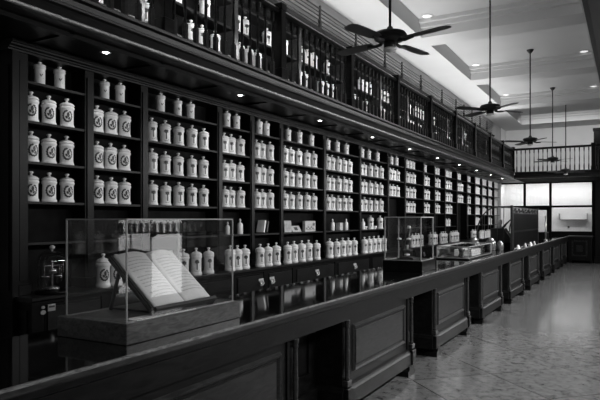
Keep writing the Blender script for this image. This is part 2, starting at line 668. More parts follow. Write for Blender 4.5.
# end cabinet trimmings
ce = empty('cabinet_end_panel', (XB, YBAY[0], 0), 'dark panelled end of the low cupboard row beneath the glass dome', 'panel')
D = XC - XB
m = MB()
m.box(0, D, -.07, 0, 0, .965)
for (a, b, c, d) in ((.05, D - .05, .84, .90), (.05, D - .05, .15, .21), (.05, .10, .21, .84), (D - .10, D - .05, .21, .84)): m.box(a, b, -.08, -.07, c, d)
m.build('panel', 'wood', ce)
# ledge top
lt = empty('ledge_top', (XB, YBAY[0], .965), 'long dark ledge on the low cupboards, carrying the bottom row of jars', 'worktop')
MB().prism([(0, 0), (D + .01, 0), (D + .028, .012), (D + .028, .028), (D + .02, .035), (0, .035)], 'y', -.085, YBAY[-1] - YBAY[0]).build('board', 'front', lt)
# label plates on first drawer
for i, (y, z, w, h) in enumerate([(ycoord(42.5, XC), .915, .035, .025), (ycoord(42.5, XC), .875, .05, .035), (ycoord(51, XC), .905, .07, .055)]):
    m = MB()
    if i < 2:
        m.add([(0, w / 2 * math.cos(t * PI / 8), h / 2 * math.sin(t * PI / 8)) for t in range(16)] + [(.006, w / 2 * math.cos(t * PI / 8), h / 2 * math.sin(t * PI / 8)) for t in range(16)],
              [tuple(range(16)), tuple(range(16, 32))] + [(t, (t + 1) % 16, 16 + (t + 1) % 16, 16 + t) for t in range(16)])
    else:
        m.box(0, .006, -w / 2, w / 2, -h / 2, h / 2)
        m.cur = 1
        m.box(.006, .008, -w / 2 + .008, w / 2 - .008, 0, .016)
    o = m.build('label_plate', ['metal', 'ink'] if i == 2 else 'metal', parent=bpy.data.objects['drawer_cabinet'], loc=(XC + .004 - XB, y - YBAY[0], z))
# cornice over the shelving
cp = [(XB, 2.965), (XS + .02, 2.965), (XS + .02, 2.98), (XS + .035, 2.985), (XS + .035, 2.995), (XS + .055, 3.005), (XS + .06, 3.018), (XS + .075, 3.02), (XS + .075, 3.045), (XB, 3.045)]
struct(MB().prism(cp, 'y', Y0 - .09, YBAY[-1] + .05).build('trim_6', 'front'))

# ------------------------------------------------------------------ jars
def patch(mb, r, poly, n=1):
    """flat shape (list of (s,z)) wrapped on a cylinder of radius r facing +X"""
    vs = [(r * math.cos(s_ / r), r * math.sin(s_ / r), z) for s_, z in poly]
    mb.add(vs, [tuple(range(len(vs)))])


def blob(mb, r, cx, cz, rx, rz, seg=8, rot=0):
    pts = []
    for k in range(seg):
        a = 2 * PI * k / seg
        x, z = rx * math.cos(a), rz * math.sin(a)
        pts.append((cx + x * math.cos(rot) - z * math.sin(rot), cz + x * math.sin(rot) + z * math.cos(rot)))
    patch(mb, r, pts)


def wreath(mb, r, cz, k=1.0):
    for i in range(14):
        a = 2 * PI * i / 14
        if i == 3: continue
        blob(mb, r, .035 * k * math.cos(a), cz + .045 * k * math.sin(a), .013 * k, .0085 * k, 6, a + PI / 2 + .5)
    blob(mb, r, .006 * k, cz + .012 * k, .012 * k, .022 * k)
    blob(mb, r, -.008 * k, cz - .010 * k, .009 * k, .014 * k, 8, .5)
    blob(mb, r, .013 * k, cz - .018 * k, .009 * k, .015 * k, 6, -.4)
    patch(mb, r, [(-.020 * k, cz - .032 * k), (.020 * k, cz - .032 * k), (.020 * k, cz - .026 * k), (-.020 * k, cz - .026 * k)])


def palm(mb, r, cz, k=1.0):
    patch(mb, r, [(-.006 * k, cz - .045 * k), (.006 * k, cz - .045 * k), (.005 * k, cz + .03 * k), (-.005 * k, cz + .03 * k)])
    for a in (-20, 25, 70, 110, 155, 200):
        blob(mb, r, .013 * k * math.cos(R(a)), cz + (.032 + .012 * math.sin(R(a))) * k, .015 * k, .0055 * k, 6, R(a))
    blob(mb, r, 0, cz + .031 * k, .018 * k, .020 * k, 9)
    patch(mb, r, [(-.024 * k, cz - .052 * k), (.024 * k, cz - .052 * k), (.024 * k, cz - .044 * k), (-.024 * k, cz - .044 * k)])
    for i in range(5):
        s0 = (-.022 + .0095 * i) * k
        patch(mb, r, [(s0, cz - .067 * k), (s0 + .006 * k, cz - .067 * k), (s0 + .006 * k, cz - .057 * k), (s0, cz - .057 * k)])


def emblem_c(mb, r, cz, k=1.0):
    blob(mb, r, -.004, cz, .005, .016, 6, .5)
    blob(mb, r, .010, cz + .006, .004, .012, 6, -.6)
    patch(mb, r, [(-.02, cz - .028), (.02, cz - .028), (.02, cz - .024), (-.02, cz - .024)])
    patch(mb, r, [(-.02, cz + .022), (.02, cz + .022), (.02, cz + .025), (-.02, cz + .025)])


JR = .059


def jar_profiles(kind):
    if kind in ('wreath', 'palm'):
        body = [(.001, 0), (.062, 0), (.065, .006), (.065, .018), (.060, .024), (.0575, .034), (.057, .05), (.057, .148), (.0585, .156), (.064, .164), (.066, .176), (.061, .186), (.054, .190), (.001, .190)]
        lid = [(.001, .190), (.060, .190), (.064, .195), (.063, .203), (.052, .214), (.034, .222), (.014, .227), (.010, .236), (.001, .236)]
        knob = [(.001, .235), (.010, .236), (.012, .242), (.019, .249), (.021, .255), (.015, .262), (.001, .264)]
    elif kind == 'slim':
        body = [(.001, 0), (.044, 0), (.047, .004), (.047, .010), (.045, .02), (.045, .135), (.047, .142), (.051, .147), (.051, .160), (.046, .166), (.001, .166)]
        lid = [(.001, .166), (.050, .166), (.051, .172), (.047, .178), (.015, .181), (.009, .188), (.001, .188)]
        knob = [(.001, .187), (.009, .188), (.012, .193), (.019, .198), (.019, .203), (.008, .208), (.001, .209)]
    elif kind == 'tall':
        body = [(.001, 0), (.060, 0), (.064, .006), (.064, .030), (.059, .038), (.056, .05), (.056, .178), (.058, .188), (.064, .196), (.065, .210), (.058, .222), (.001, .222)]
        lid = [(.001, .222), (.060, .222), (.064, .228), (.060, .240), (.046, .252), (.026, .260), (.011, .266), (.009, .278), (.001, .278)]
        knob = [(.001, .277), (.009, .278), (.015, .285), (.020, .292), (.018, .299), (.008, .303), (.001, .303)]
    return body, lid, knob


TEXTS = dict(wreath='white lidded jar with a dark wreath emblem', palm='white lidded jar with a dark palm emblem', slim='slim white lidded jar',
             tall='tall white ledge jar with a dark emblem')


def make_jar(kind, emb, seg=18, simple=False):
    body, lid, knob = jar_profiles(kind)
    r = {'slim': .0456, 'tall': .0567}.get(kind, .0577)
    cz = {'slim': .085, 'tall': .115}.get(kind, .10)
    if simple:
        m = MB()
        m.lathe(body, 12)
        m.lathe(lid + knob[1:], 12)
        m.cur = 1
        dict(wreath=wreath, palm=palm, c=emblem_c)[emb](m, r, cz, 1.15 if emb == 'palm' else 1.05)
        return m.build('apothecary_jar', ['cream', 'ink'])
    e = empty('apothecary_jar')
    MB().lathe(body, seg).build('body', 'cream', e)
    l = MB().lathe(lid, seg).build('lid', 'cream', e)
    k = MB().lathe(knob, 12).build('knob', 'cream', l)
    m = MB()
    dict(wreath=wreath, palm=palm, c=emblem_c)[emb](m, r, cz, 1.12 if emb == 'palm' else 1.05)
    b = m.build('emblem', 'ink', e)
    KIDS[e.name] = [c for c in e.children]
    return e


PROTO = {}
USED = {}


def jar(kind, emb, simple, x, y, z, label, group, rz=None, sc=1.0):
    key = (kind, emb, simple)
    if rz is None: rz = -.66 * math.atan2(max(y, 0), -x) + R(random.uniform(-9, 9))
    if key not in PROTO:
        o = PROTO[key] = make_jar(kind, emb, simple=simple)
        o.location = (x, y, z)
        o.rotation_euler = (0, 0, rz)
        o.scale = (sc,) * 3
    else:
        o = copy_tree(PROTO[key], (x, y, z), rz, None, sc)
    tag(o, label, 'jar', group)
    return o


SHZ = [2.755, 2.43, 2.095, 1.765, 1.425]
SHN = ['top', 'second', 'third', 'fourth', 'fifth']
XJ = XS - .085
XJL = -4.17
BAYS = {
    0: dict(top=[40, 60], rows=[[31.5, 49, 67]] * 3, kind='wreath', ledge=[]),
    1: dict(top=[105, 120], rows=[[97, 111, 124.5]] * 3, kind='wreath', ledge=[103, 116]),
    2: dict(top=[160.5, 178, 191], rows=[[152, 165.5, 178.5, 192, 203.5]] * 3, kind='palm', ledge=[158, 171, 184, 196, 209]),
    3: dict(top=[227, 236.5], rows=[[224.5, 230.3, 240]] * 3, kind='palm', ledge=[230, 237.5, 245.5]),
    4: dict(top=[259, 266], rows=[[256.5, 261.5, 269.5]] * 3, kind='palm', ledge=[260.5, 268, 276]),
    5: dict(top=[288, 299, 311], rows=[[284.5, 291, 298.7, 306.7, 313.5]] * 3, kind='palm', ledge=[287.5, 294, 301.5, 308.5, 317]),
    6: dict(top=[328, 337, 346.5], rows=[[327.5, 332, 338.3, 344, 349.5]] * 3, kind='palm', ledge=[330, 336.7, 343, 348.5, 354.5]),
    7: dict(top=[362, 369, 377.5], rows=[[360.5, 364.3, 370, 375.5, 380.7]] * 3, kind='palm', ledge=[364.5, 369.5, 374, 378.7, 384]),
    8: dict(top=[391.5, 396.5], rows=[[390, 393, 397]] * 2, kind='palm', ledge=[]),
}
for b in range(NB):
    y0, y1 = YBAY[b] + .05, YBAY[b + 1] - .05
    if b in BAYS:
        d = BAYS[b]
        top = [ycoord(u, XJ) for u in d['top']]
        rows = [[ycoord(u, XJ) for u in r] for r in d['rows']]
        led = [ycoord(u, XJL) for u in d['ledge']]
        kind = d['kind']
    else:
        n = max(2, int(round((y1 - y0 - .1) / .26)))
        st = .225
        kind = 'palm'
        top = [y0 + .1 + st * (k) for k in range(n - (b % 3 == 1))]
        rows = [[y0 + .09 + st * k for k in range(n)] for _ in range(1 if b == 13 else 3)]
        if b == 13: rows = rows + rows
        led = [] if b in (13,) else [y0 + .09 + .2 * k for k in range(n)]
    if b >= 15: continue
    simple = b >= 8
    rowsets = [('slim', 'c', SHZ[0], top, XJ)] + [(kind, kind, SHZ[i + 1], r, XJ) for i, r in enumerate(rows)] + [('tall', kind, 1.0, led, XJL)]
    for (kd, em, z, ylist, x) in rowsets:
        if kd == 'tall': where = 'bottom ledge'
        else: where = SHN[SHZ.index(z)] + ' shelf'
        for i, y in enumerate(ylist):
            if kd != 'tall': y = min(max(y, y0 + .07), y1 - .07)
            if i and ylist and y - prev < .135: y = prev + .135
            prev = y
            lab = '%s, %s along the %s of the %s bay' % ({'wreath': 'wreath-marked white jar', 'palm': 'palm-marked white jar', 'slim': 'slim plain white jar', 'tall': 'tall white jar'}[kd],
                                                        ORD[i], where, ORD[b])
            jar(kd, em, simple, x + random.uniform(-.008, .004), y, z, lab, '%ss on the shelving' % {'wreath': 'wreath-marked jar', 'palm': 'palm-marked jar', 'slim': 'slim jar', 'tall': 'ledge jar'}[kd],
                sc=random.uniform(.97, 1.02))
# bay 13 middle jars on the fifth shelf
y0 = YBAY[12] + .05
for i in range(3):
    jar('slim', 'c', True, XJ, y0 + .15 + .24 * i, SHZ[4], 'slim plain white jar, %s along the fifth shelf of the thirteenth bay' % ORD[i], 'slim jars on the shelving')
# the farthest jars, beyond three hundred
far = MB()
bd, ld, kn = jar_profiles('palm')
for b in range(15, NB):
    y0, y1 = YBAY[b] + .05, YBAY[b + 1] - .05
    for z in SHZ[:4] + [SHZ[4], 1.0]:
        if z == SHZ[4] and b % 2 == 0: continue
        n = 4
        for k in range(n):
            x = XJL if z == 1.0 else XJ
            y = y0 + .1 + .215 * k
            if y > y1 - .06: continue
            far.cur = 0
            far.lathe([(r_, z_) for r_, z_ in bd], 8, (x, y, z))
            far.lathe([(r_, z_) for r_, z_ in ld + kn[1:]], 8, (x, y, z))
far = far.build('apothecary_jars', ['cream'])
tag(far, 'rows of white lidded jars in the four bays by the far partition', 'jars', kind='stuff')

# gallery jars behind the railing
gi = 0
GZ = [3.18 + .075, 3.18 + .445, 3.18 + .795]
for k in range(11):
    yb = GYB[k]
    for r, z in ((1, GZ[1]), (2, GZ[2]), (0, GZ[0])):
        off = [.22, .42, .95, 1.15, 1.4] if (k + r) % 2 else [.3, .5, .7, 1.2]
        if r == 0: off = [.25, .5, 1.1]
        for j, dy in enumerate(off[:5 if k < 8 else 3]):
            if yb + dy > YE - .5: continue
            jar('palm', 'palm', True, XS - .09, yb + dy, z, 'white jar behind the railing, %s along the %s shelf of gallery bookcase %s' %
                (ORD[j], ['lowest', 'second lowest', 'third lowest'][r], ['one', 'two', 'three', 'four', 'five', 'six', 'seven', 'eight', 'nine', 'ten', 'eleven'][k]), 'jars behind the gallery railing',
                sc=1.05 if r != 2 else 1.1)
            gi += 1

# shelves seen only mirrored in the glass case
for nm, x, ya, yb, z, n in (('by the glazed side door', 3.42, 8.2, 10.4, 1.36, 12), ('on the long wall before the jar shelving', -4.40, -.9, 1.3, 1.30, 10)):
    e = empty('wall_shelf', (x, ya, z - .03), 'dark wooden wall shelf ' + nm, 'shelf')
    MB().box(-.10, .12 if x < 0 else .18, 0, yb - ya, 0, .03).build('board', 'wood', e)
    e.children[0].location.x = -.02
    for y in (.1, yb - ya - .1): MB().prism([(-.11, -.12), (-.09, -.12), (.08, 0), (-.11, 0)] if x < 0 else [(.15, -.12), (.13, -.12), (-.08, 0), (.15, 0)], 'y', y - .015, y + .015).build('bracket', 'wood', e)
    for k in range(n):
        jar('slim', 'c', False, x, ya + .12 + (yb - ya - .24) * k / (n - 1), z, 'slim white jar, %s on the wall shelf %s' % (ORD[k], nm), 'slim jars on the wall shelf ' + nm)

# odd things on the fifth shelf
def odd(name, mb, mats, loc, label, cat, rot=(0, 0, 0), group=None):
    o = mb.build(name, mats, loc=loc)
    o.rotation_euler = rot
    return tag(o, label, cat, group)


ZF = SHZ[4]
odd('card', MB().box(-.006, .006, -.06, .06, 0, .17), 'card', (XS - .06, ycoord(287, XS - .06) + .03, ZF + .001), 'tall pale printed card leaning on the fifth shelf of the sixth bay', 'card', (0, -.12, -.5))
m = MB().box(-.006, .006, -.13, .13, 0, .10)
m.cur = 1
m.box(.006, .0075, -.05, .05, .025, .075)
odd('plaque', m, ['card', 'ink'], (XS - .05, ycoord(297, XS - .05), ZF + .002), 'low pale plaque with a dark oval lying between card and picture box', 'plaque', (0, -.5, 0))
m = MB().bbox(-.05, 0, -.17, .17, 0, .165, .004)
m.cur = 1
for i in range(5): m.box(0, .0012, -.14 + .05 * i, -.10 + .05 * i, .04 + .02 * (i % 2), .06 + .02 * (i % 2))
m.box(0, .0012, .07, .14, .09, .13)
m.box(0, .0012, -.14, .14, .03, .036)
odd('picture_box', m, ['card', 'ink'], (XS - .04, ycoord(310.5, XS - .04), ZF), 'pale box with a printed landscape on the fifth shelf, sixth bay', 'box')
bot = MB().lathe([(.001, 0), (.035, 0), (.038, .006), (.038, .12), (.03, .14), (.012, .15), (.012, .165), (.017, .17), (.015, .19), (.006, .2), (.001, .2)], 14)


def bottle(u, z, lab, x=XS - .08, sc=1):
    o = MB()
    o.v, o.f, o.mi, o.sm = list(bot.v), list(bot.f), list(bot.mi), list(bot.sm)
    o = o.build('bottle', 'cream', loc=(x, ycoord(u, x), z))
    o.scale = (sc,) * 3
    tag(o, lab, 'bottle', 'small white bottles on the fifth shelf')


bottle(227.5, ZF, 'small white stoppered bottle on the fifth shelf of the fourth bay, first of two', sc=.8)
bottle(240, ZF, 'small white stoppered bottle on the fifth shelf of the fourth bay, second of two')
bottle(332.5, ZF, 'white stoppered bottle on the fifth shelf before the small dark box')
bottle(346, ZF, 'white stoppered bottle on the fifth shelf after the small dark box')
bottle(363, ZF, 'white stoppered bottle at the start of the eighth bay fifth shelf')
odd('small_box', MB().bbox(-.05, .03, -.06, .06, 0, .13, .004), 'card', (XS - .08, ycoord(340, XS - .08), ZF), 'small grey carton between two white bottles on the fifth shelf', 'box')
for u, s_ in ((370.5, 1.0), (380, 1.0)):
    jar('palm', 'palm', False, XJ, ycoord(u, XJ), ZF, 'white jar on the fifth shelf of the eighth bay, %s of the pair' % ('first' if u < 375 else 'second'), 'pair of jars on the fifth shelf')
for i, u in enumerate((365.5, 375)):
    odd('mortar', MB().lathe([(.001, 0), (.03, 0), (.022, .01), (.035, .03), (.042, .06), (.036, .058), (.02, .025), (.001, .02)], 12), 'cream', (XS - .06, ycoord(u, XS - .06), ZF),
        'tiny pale mortar on the fifth shelf, %s the first jar of the pair' % ('before' if i == 0 else 'after'), 'mortar')
for i, (u, h, w, an) in enumerate([(260.5, .17, .03, -.25), (263.5, .16, .025, -.25)]):
    odd('book', MB().bbox(-.06, .06, -w / 2, w / 2, 0, h, .003), 'paper' if i == 0 else 'leather', (XS - .09, ycoord(u, XS - .09), ZF + .012), ['pale', 'dark'][i] + ' slim book leaning on the fifth shelf of the fifth bay', 'book', (an, 0, 0))

# ------------------------------------------------------------------ glass dome with balance
yd = ycoord(52, -4.22)
gd = empty('glass_dome', (-4.22, yd, 1.0), 'clear glass dome with knob over a metal balance at the shelving end', 'dome')
MB().lathe([(.001, 0), (.13, 0), (.135, .01), (.13, .025), (.10, .03), (.001, .03)], 24).build('base', 'wood', gd)
MB().lathe([(.118, .03), (.118, .26), (.112, .30), (.09, .33), (.05, .348), (.012, .352)], 28).build('dome', 'glass', gd)
MB().lathe([(.008, .352), (.010, .362), (.022, .375), (.024, .388), (.012, .40), (.001, .402)], 14).build('knob', 'gedge', gd)
im = MB()
im.tube([(0, 0, .03), (0, 0, .27)], .010, 8)
im.tube([(0, -.075, .23), (0, .075, .23)], .006, 6)
for s_ in (-1, 1):
    im.tube([(0, s_ * .072, .23), (0, s_ * .072, .14)], .003, 5)
    im.lathe([(.001, .13), (.03, .135), (.036, .145), (.034, .146), (.001, .138)], 12, (0, s_ * .06, 0))
im.lathe([(.001, .03), (.06, .03), (.06, .05), (.03, .06), (.001, .062)], 16)
im.lathe([(.02, .16), (.04, .17), (.04, .20), (.02, .21)], 12)
tag(im.build('dome_balance', 'gunmetal', loc=(-4.22, yd, 1.0)), 'small metal balance with two pans standing under the glass dome', 'scales')

# ------------------------------------------------------------------ counter
CY0, CY1 = -.6, YF - 1.4
ct = empty('counter', (XK, 0, 0), 'long polished black countertop with moulded edge running the length of the hall', 'counter')
MB().box(XK2 - XK, -.02, CY0, CY1 + .6, .962, 1.0).build('top_slab', 'top', ct)
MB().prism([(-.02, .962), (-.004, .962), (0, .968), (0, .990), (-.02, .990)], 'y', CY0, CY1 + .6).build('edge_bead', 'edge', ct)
MB().prism([(-.02, .990), (.001, .990), (.001, .996), (-.005, 1.0005), (-.02, 1.0005)], 'y', CY0, CY1 + .6).build('arris', 'worn_glint', ct)  # thin strip carrying the painted highlight line
MB().prism([(-.06, .80), (-.022, .80), (-.022, .925), (-.012, .932), (-.008, .962), (-.06, .962)], 'y', CY0, CY1 + .6).build('apron', 'front', ct)

XF = XK - .055   # cabinet fronts
cabs = [(-.6, 1.1), (1.87, 3.56)] + [(4.33 + 2.465 * k, 6.02 + 2.465 * k) for k in range(8)]
for i, (a, b) in enumerate(cabs):
    b = min(b, CY1)
    e = empty('counter_cabinet', (XF, a, 0), 'dark panelled cabinet, %s along the customer side of the counter' % ORD[i], 'cabinet', 'panelled cabinets of the counter')
    W = b - a
    m = MB()
    m.box(-.78, 0, 0, W, .10, .80)
    m.box(-.78, -.24, -.046, 0, .10, .80)
    m.build('carcase', 'front', e)
    # plinth with stepped moulding
    m = MB()
    m.prism([(-.02, .10), (.045, .10), (.045, .22), (.03, .235), (.022, .25), (0, .262), (-.02, .262)], 'y', .0, W)
    m.prism([(.0, .10), (-.045, .10), (-.045, .22), (-.03, .235), (-.022, .25), (0, .262)], 'x', -.3, .02)
    m.build('plinth', 'front', e)
    # frame around the field
    def frame(mb, y0, y1, z0, z1, w, d0, d1):
        # mitred sloping frame: outer edge at d0, crest d1, inner back to 0
        ring = []
        for (yy0, yy1, zz0, zz1, dd) in ((y0, y1, z0, z1, d0), (y0 + w * .3, y1 - w * .3, z0 + w * .3, z1 - w * .3, d1), (y0 + w * .6, y1 - w * .6, z0 + w * .6, z1 - w * .6, d1 * .7),
                                         (y0 + w, y1 - w, z0 + w, z1 - w, -.012)):
            ring.append([(dd, yy0, zz0), (dd, yy1, zz0), (dd, yy1, zz1), (dd, yy0, zz1)])
        for r_ in range(3):
            for k in range(4):
                k2 = (k + 1) % 4
                mb.add([ring[r_][k], ring[r_][k2], ring[r_ + 1][k2], ring[r_ + 1][k]], [(0, 1, 2, 3)])
        mb.add(ring[3], [(0, 1, 2, 3)])
    m = MB()
    frame(m, .20, W - .20, .34, .74, .05, .001, .022)
    m.build('panel_moulding', 'edge', e)
    m = MB()
    m.box(.001, .008, .26, W - .26, .40, .68)
    m.build('panel_field', 'field', e)
    MB().box(0, .012, .09, .125, .262, .80).build('stile', 'front', e)
    MB().box(0, .012, W - .125, W - .09, .262, .80).build('stile', 'front', e)
    for y in (.04, W - .04):
        p = MB()
        p.bbox(.0, .05, y - .045, y + .045, .262, .31, .004)
        p.lathe([(.02, .31), (.024, .32), (.016, .335), (.018, .36), (.021, .45), (.018, .70), (.016, .73), (.023, .745), (.018, .76), (.024, .775), (.024, .798)], 12, (.024, y, 0))
        p.build('pilaster', 'edge', e)
        f = MB()
        f.bbox(.0, .06, y - .055, y + .055, .10, .25, .006)
        f.build('base_block', 'front', e)
    for y in (.12, W - .12):
        f = MB()
        f.prism([(y - .10, 0), (y + .10, 0), (y + .10, .05), (y + .06, .07), (y + .06, .10), (y - .06, .10), (y - .06, .07), (y - .10, .05)], 'x', -.08, .055)
        f.build('foot', 'front', e)
    # recess panel to the next cabinet
    if i + 1 < len(cabs):
        a2 = cabs[i + 1][0] - a
        r_ = MB()
        r_.box(-.30, -.24, W, a2 - .047, .10, .80)
        r_.box(-.24, -.20, W, a2 - .047, .10, .24)
        for (p, q, s0, s1) in ((W + .12, a2 - .12, .34, .38), (W + .12, a2 - .12, .68, .72), (W + .12, W + .16, .38, .68), (a2 - .16, a2 - .12, .38, .68)):
            r_.box(-.24, -.222, p, q, s0, s1)
        r_.build('recess_panel', 'front', e)

# rear cabinet across the end of the hall
e = empty('rear_cabinet', (-2.0, YF - .75, 0), 'dark low cabinet with a square panel closing the end of the hall', 'cabinet')
m = MB()
m.box(-.0, .80, 0, .6, .10, .96)
m.build('carcase', 'wood', e)
MB().bbox(-.02, .83, -.03, .62, .96, 1.0, .005).build('top', 'edge', e)
m = MB()
m.box(.12, .64, -.015, 0, .25, .30); m.box(.12, .64, -.015, 0, .78, .83); m.box(.12, .17, -.015, 0, .30, .78); m.box(.59, .64, -.015, 0, .30, .78); m.box(.28, .48, -.012, 0, .42, .66)
m.build('panel_moulding', 'front', e)
for x in (.03, .72): MB().box(x, x + .08, .02, .12, 0, .10).build('foot', 'wood', e)

# ------------------------------------------------------------------ glass case with the open book
def glass_case(name, x0, x1, y0, y1, zb, zt, zg, label, inset, mats=('base', 'gedge'), er=.0035):
    """display case: wooden base, thin glass panes and pale glass edges"""
    e = empty(name, ((x0 + x1) / 2, (y0 + y1) / 2, zb), label, 'display case')
    w, d = (x1 - x0) / 2, (y1 - y0) / 2
    hb = zt - zb
    MB().bbox(-w, w, -d, d, 0, hb, .004).build('base', mats[0], e)
    gw, gd_, hg = w - inset, d - inset, zg - zb
    t = .003
    for nm, bx in (('front_pane', (gw - t, gw, -gd_, gd_, hb, hg)), ('rear_pane', (-gw, -gw + t, -gd_, gd_, hb, hg)), ('end_pane', (-gw + t, gw - t, -gd_, -gd_ + t, hb, hg)),
                   ('end_pane', (-gw + t, gw - t, gd_ - t, gd_, hb, hg)), ('top_pane', (-gw, gw, -gd_, gd_, hg, hg + t))):
        MB().box(*bx).build(nm, 'glass', e)
    m = MB()
    for sx in (-1, 1):
        for sy in (-1, 1):
            m.box(sx * gw - er, sx * gw + er, sy * gd_ - er, sy * gd_ + er, hb, hg + er)
        m.box(sx * gw - er, sx * gw + er, -gd_, gd_, hg, hg + 2 * er)
        m.box(sx * gw - er, sx * gw + er, -gd_, gd_, hb, hb + er)
    for sy in (-1, 1):
        m.box(-gw, gw, sy * gd_ - er, sy * gd_ + er, hg, hg + 2 * er)
        m.box(-gw, gw, sy * gd_ - er, sy * gd_ + er, hb, hb + er)
    m.build('glass_edging', mats[1], e)
    return e


glass_case('display_case', -2.65, -2.145, 2.10, 3.06, 1.0, 1.105, 1.615, 'clear glass display case on a wood plinth, holding the open book', .034)
MB().box(0, .001, 0, .001, 0, .001)
# book stand: sloping board with rear strut
bs = empty('book_stand', (-2.37, 2.60, 1.105), 'dark easel stand propping the open book inside the glass case', 'stand')
P0, P1 = Vector((.16, 0, .035)), Vector((-.145, 0, .30))   # bottom edge, top edge in local xz
dirv = (P1 - P0).normalized()
nrm = Vector((dirv.z * 1, 0, -dirv.x))                     # faces the customer, upward
if nrm.z < 0: nrm = -nrm


def slab(y0, y1, s0, s1, h0, h1):
    """box on the sloping board: s along the slope, h above it"""
    vs = []
    for h in (h0, h1):
        for s_ in (s0, s1):
            for y in (y0, y1):
                p = P0 + dirv * s_ + nrm * h
                vs.append((p.x, y, p.z))
    return vs, [(0, 1, 3, 2), (4, 6, 7, 5), (0, 4, 5, 1), (2, 3, 7, 6), (0, 2, 6, 4), (1, 5, 7, 3)]


LS = (P1 - P0).length
MB().add(*slab(-.285, .27, -.01, LS, -.018, 0)).build('board', 'leather', bs)
MB().add(*slab(-.285, .27, -.03, -.01, -.018, .035)).build('lip', 'leather', bs)
for y in (-.22, .2):
    MB().tube([(-.12, y, .26), (-.20, y, .002)], .011, 6).build('strut', 'leather', bs)
MB().box(-.21, .18, -.2, .2, 0, .012).build('foot_board', 'leather', bs)
bk = empty('open_book', (-2.37, 2.60, 1.105), 'open old book with pale printed pages propped inside the glass case', 'book')
MB().add(*slab(-.275, .262, -.008, LS + .008, .0005, .008)).build('cover', 'leather', bk)
for sy in (-1, 1):
    m = MB()
    n = 14
    vs, fs = [], []
    for i in range(n + 1):
        t = i / n
        y = -.005 + sy * (.005 + .250 * t)
        h = .010 + .030 * (math.sin(PI * min(1, t * 1.25 + .05)) ** .8 if t < .72 else max(0, math.sin(PI * min(1, .95))) + .6 * (1 - t)) if False else .012 + .028 * math.sin(PI * (t * .82 + .12)) ** 1.2
        for s_ in (.0, LS - .002):
            p = P0 + dirv * s_ + nrm * h
            q = P0 + dirv * s_ + nrm * .008
            vs += [(p.x, y, p.z), (q.x, y, q.z)]
    for i in range(n):
        a = i * 4
        b = a + 4
        fs += [(a, b, b + 2, a + 2), (a + 1, a + 3, b + 3, b + 1), (a, a + 1, b + 1, b), (a + 2, b + 2, b + 3, a + 3)]
    fs += [(0, 2, 3, 1), (n * 4, n * 4 + 1, n * 4 + 3, n * 4 + 2)]
    m.add(vs, fs, True)
    pg = m.build('page_block', 'paper', bk)
    # lines of print
    m = MB()
    for l in range(13):
        s0 = LS - .05 - l * .024
        if l == 0:
            rng = (.3, .75)
        else:
            rng = (.12, .90 if l % 5 else .6)
        k = 8
        for j in range(k):
            t0 = rng[0] + (rng[1] - rng[0]) * j / k
            t1 = rng[0] + (rng[1] - rng[0]) * (j + .82) / k
            q = []
            for (t, s_) in ((t0, s0), (t1, s0), (t1, s0 + .006), (t0, s0 + .006)):
                y = -.005 + sy * (.005 + .250 * t)
                h = .0128 + .028 * math.sin(PI * (t * .82 + .12)) ** 1.2
                p = P0 + dirv * s_ + nrm * (h + .0006)
                q.append((p.x, y, p.z))
            m.add(q, [(0, 1, 2, 3)])
    m.build('print', 'print', bk)
bs.scale = bk.scale = (1, .93, 1)
# loose sheet lying at the front
odd('paper_sheet', MB().box(-.045, .045, -.30, .16, 0, .002), 'paper', (-2.225 + .01, 2.50, 1.1055), 'pale loose sheet lying on the case floor below the book', 'paper')

# ------------------------------------------------------------------ second case: microscope
glass_case('display_case', -2.585, -2.10, 6.65, 7.17, 1.0, 1.13, 1.635, 'small glass display case on a dark plinth with the microscope', .02, ('wood', 'gedge'), .006)
ms = empty('microscope', (-2.36, 6.90, 1.13), 'old black microscope with bright fittings inside the small glass case', 'microscope')
MB().prism([(-.10, 0), (.10, 0), (.10, .02), (.04, .035), (-.04, .035), (-.10, .02)], 'y', -.09, .09).build('foot', 'iron', ms)
MB().tube([(-.05, .05, .03), (-.08, .07, .12), (-.06, .07, .22), (0, .02, .27)], [.024, .022, .022, .018], 8).build('arm', 'iron', ms)
MB().box(-.06, .05, -.06, .05, .10, .115).build('stage', 'iron', ms)
tb = MB()
tb.tube([(0, -.01, .17), (.0, .045, .37)], .022, 10).build('tube', 'iron', ms)
MB().tube([(0, .045, .37), (0, .055, .405)], .020, 10).build('eyepiece', 'brass', ms)
MB().lathe([(.008, .125), (.012, .13), (.014, .16), (.022, .175), (.018, .18)], 10, (0, -.01, 0)).build('objective', 'brass', ms)
for s_ in (-1, 1): MB().lathe([(.001, 0), (.028, .004), (.03, .02), (.001, .028)], 10, (-.04 + .06 * s_, -.02, .235)).build('focus_knob', 'cream', ms)
MB().lathe([(.001, .045), (.034, .05), (.036, .066), (.001, .07)], 12, (0, -.02, 0)).build('mirror', 'cream', ms)

# ------------------------------------------------------------------ low vitrine with glassware
glass_case('low_display_case', -2.62, -2.12, 9.0, 10.7, 1.0, 1.02, 1.19, 'low glass display case of laboratory glassware along the counter', .012, ('wood', 'gedge'), .006)
def curved_jar(x, y, s_, lab, lean):
    m = MB().lathe([(.001, 0), (.035, 0), (.04, .01), (.026, .05), (.022, .08), (.034, .11), (.036, .13), (.03, .135), (.001, .135)], 14)
    o = odd('glass_vessel', m, 'crystal', (x, y, 1.021), lab, 'vessel', (0, 0, lean))
    o.scale = (s_,) * 3


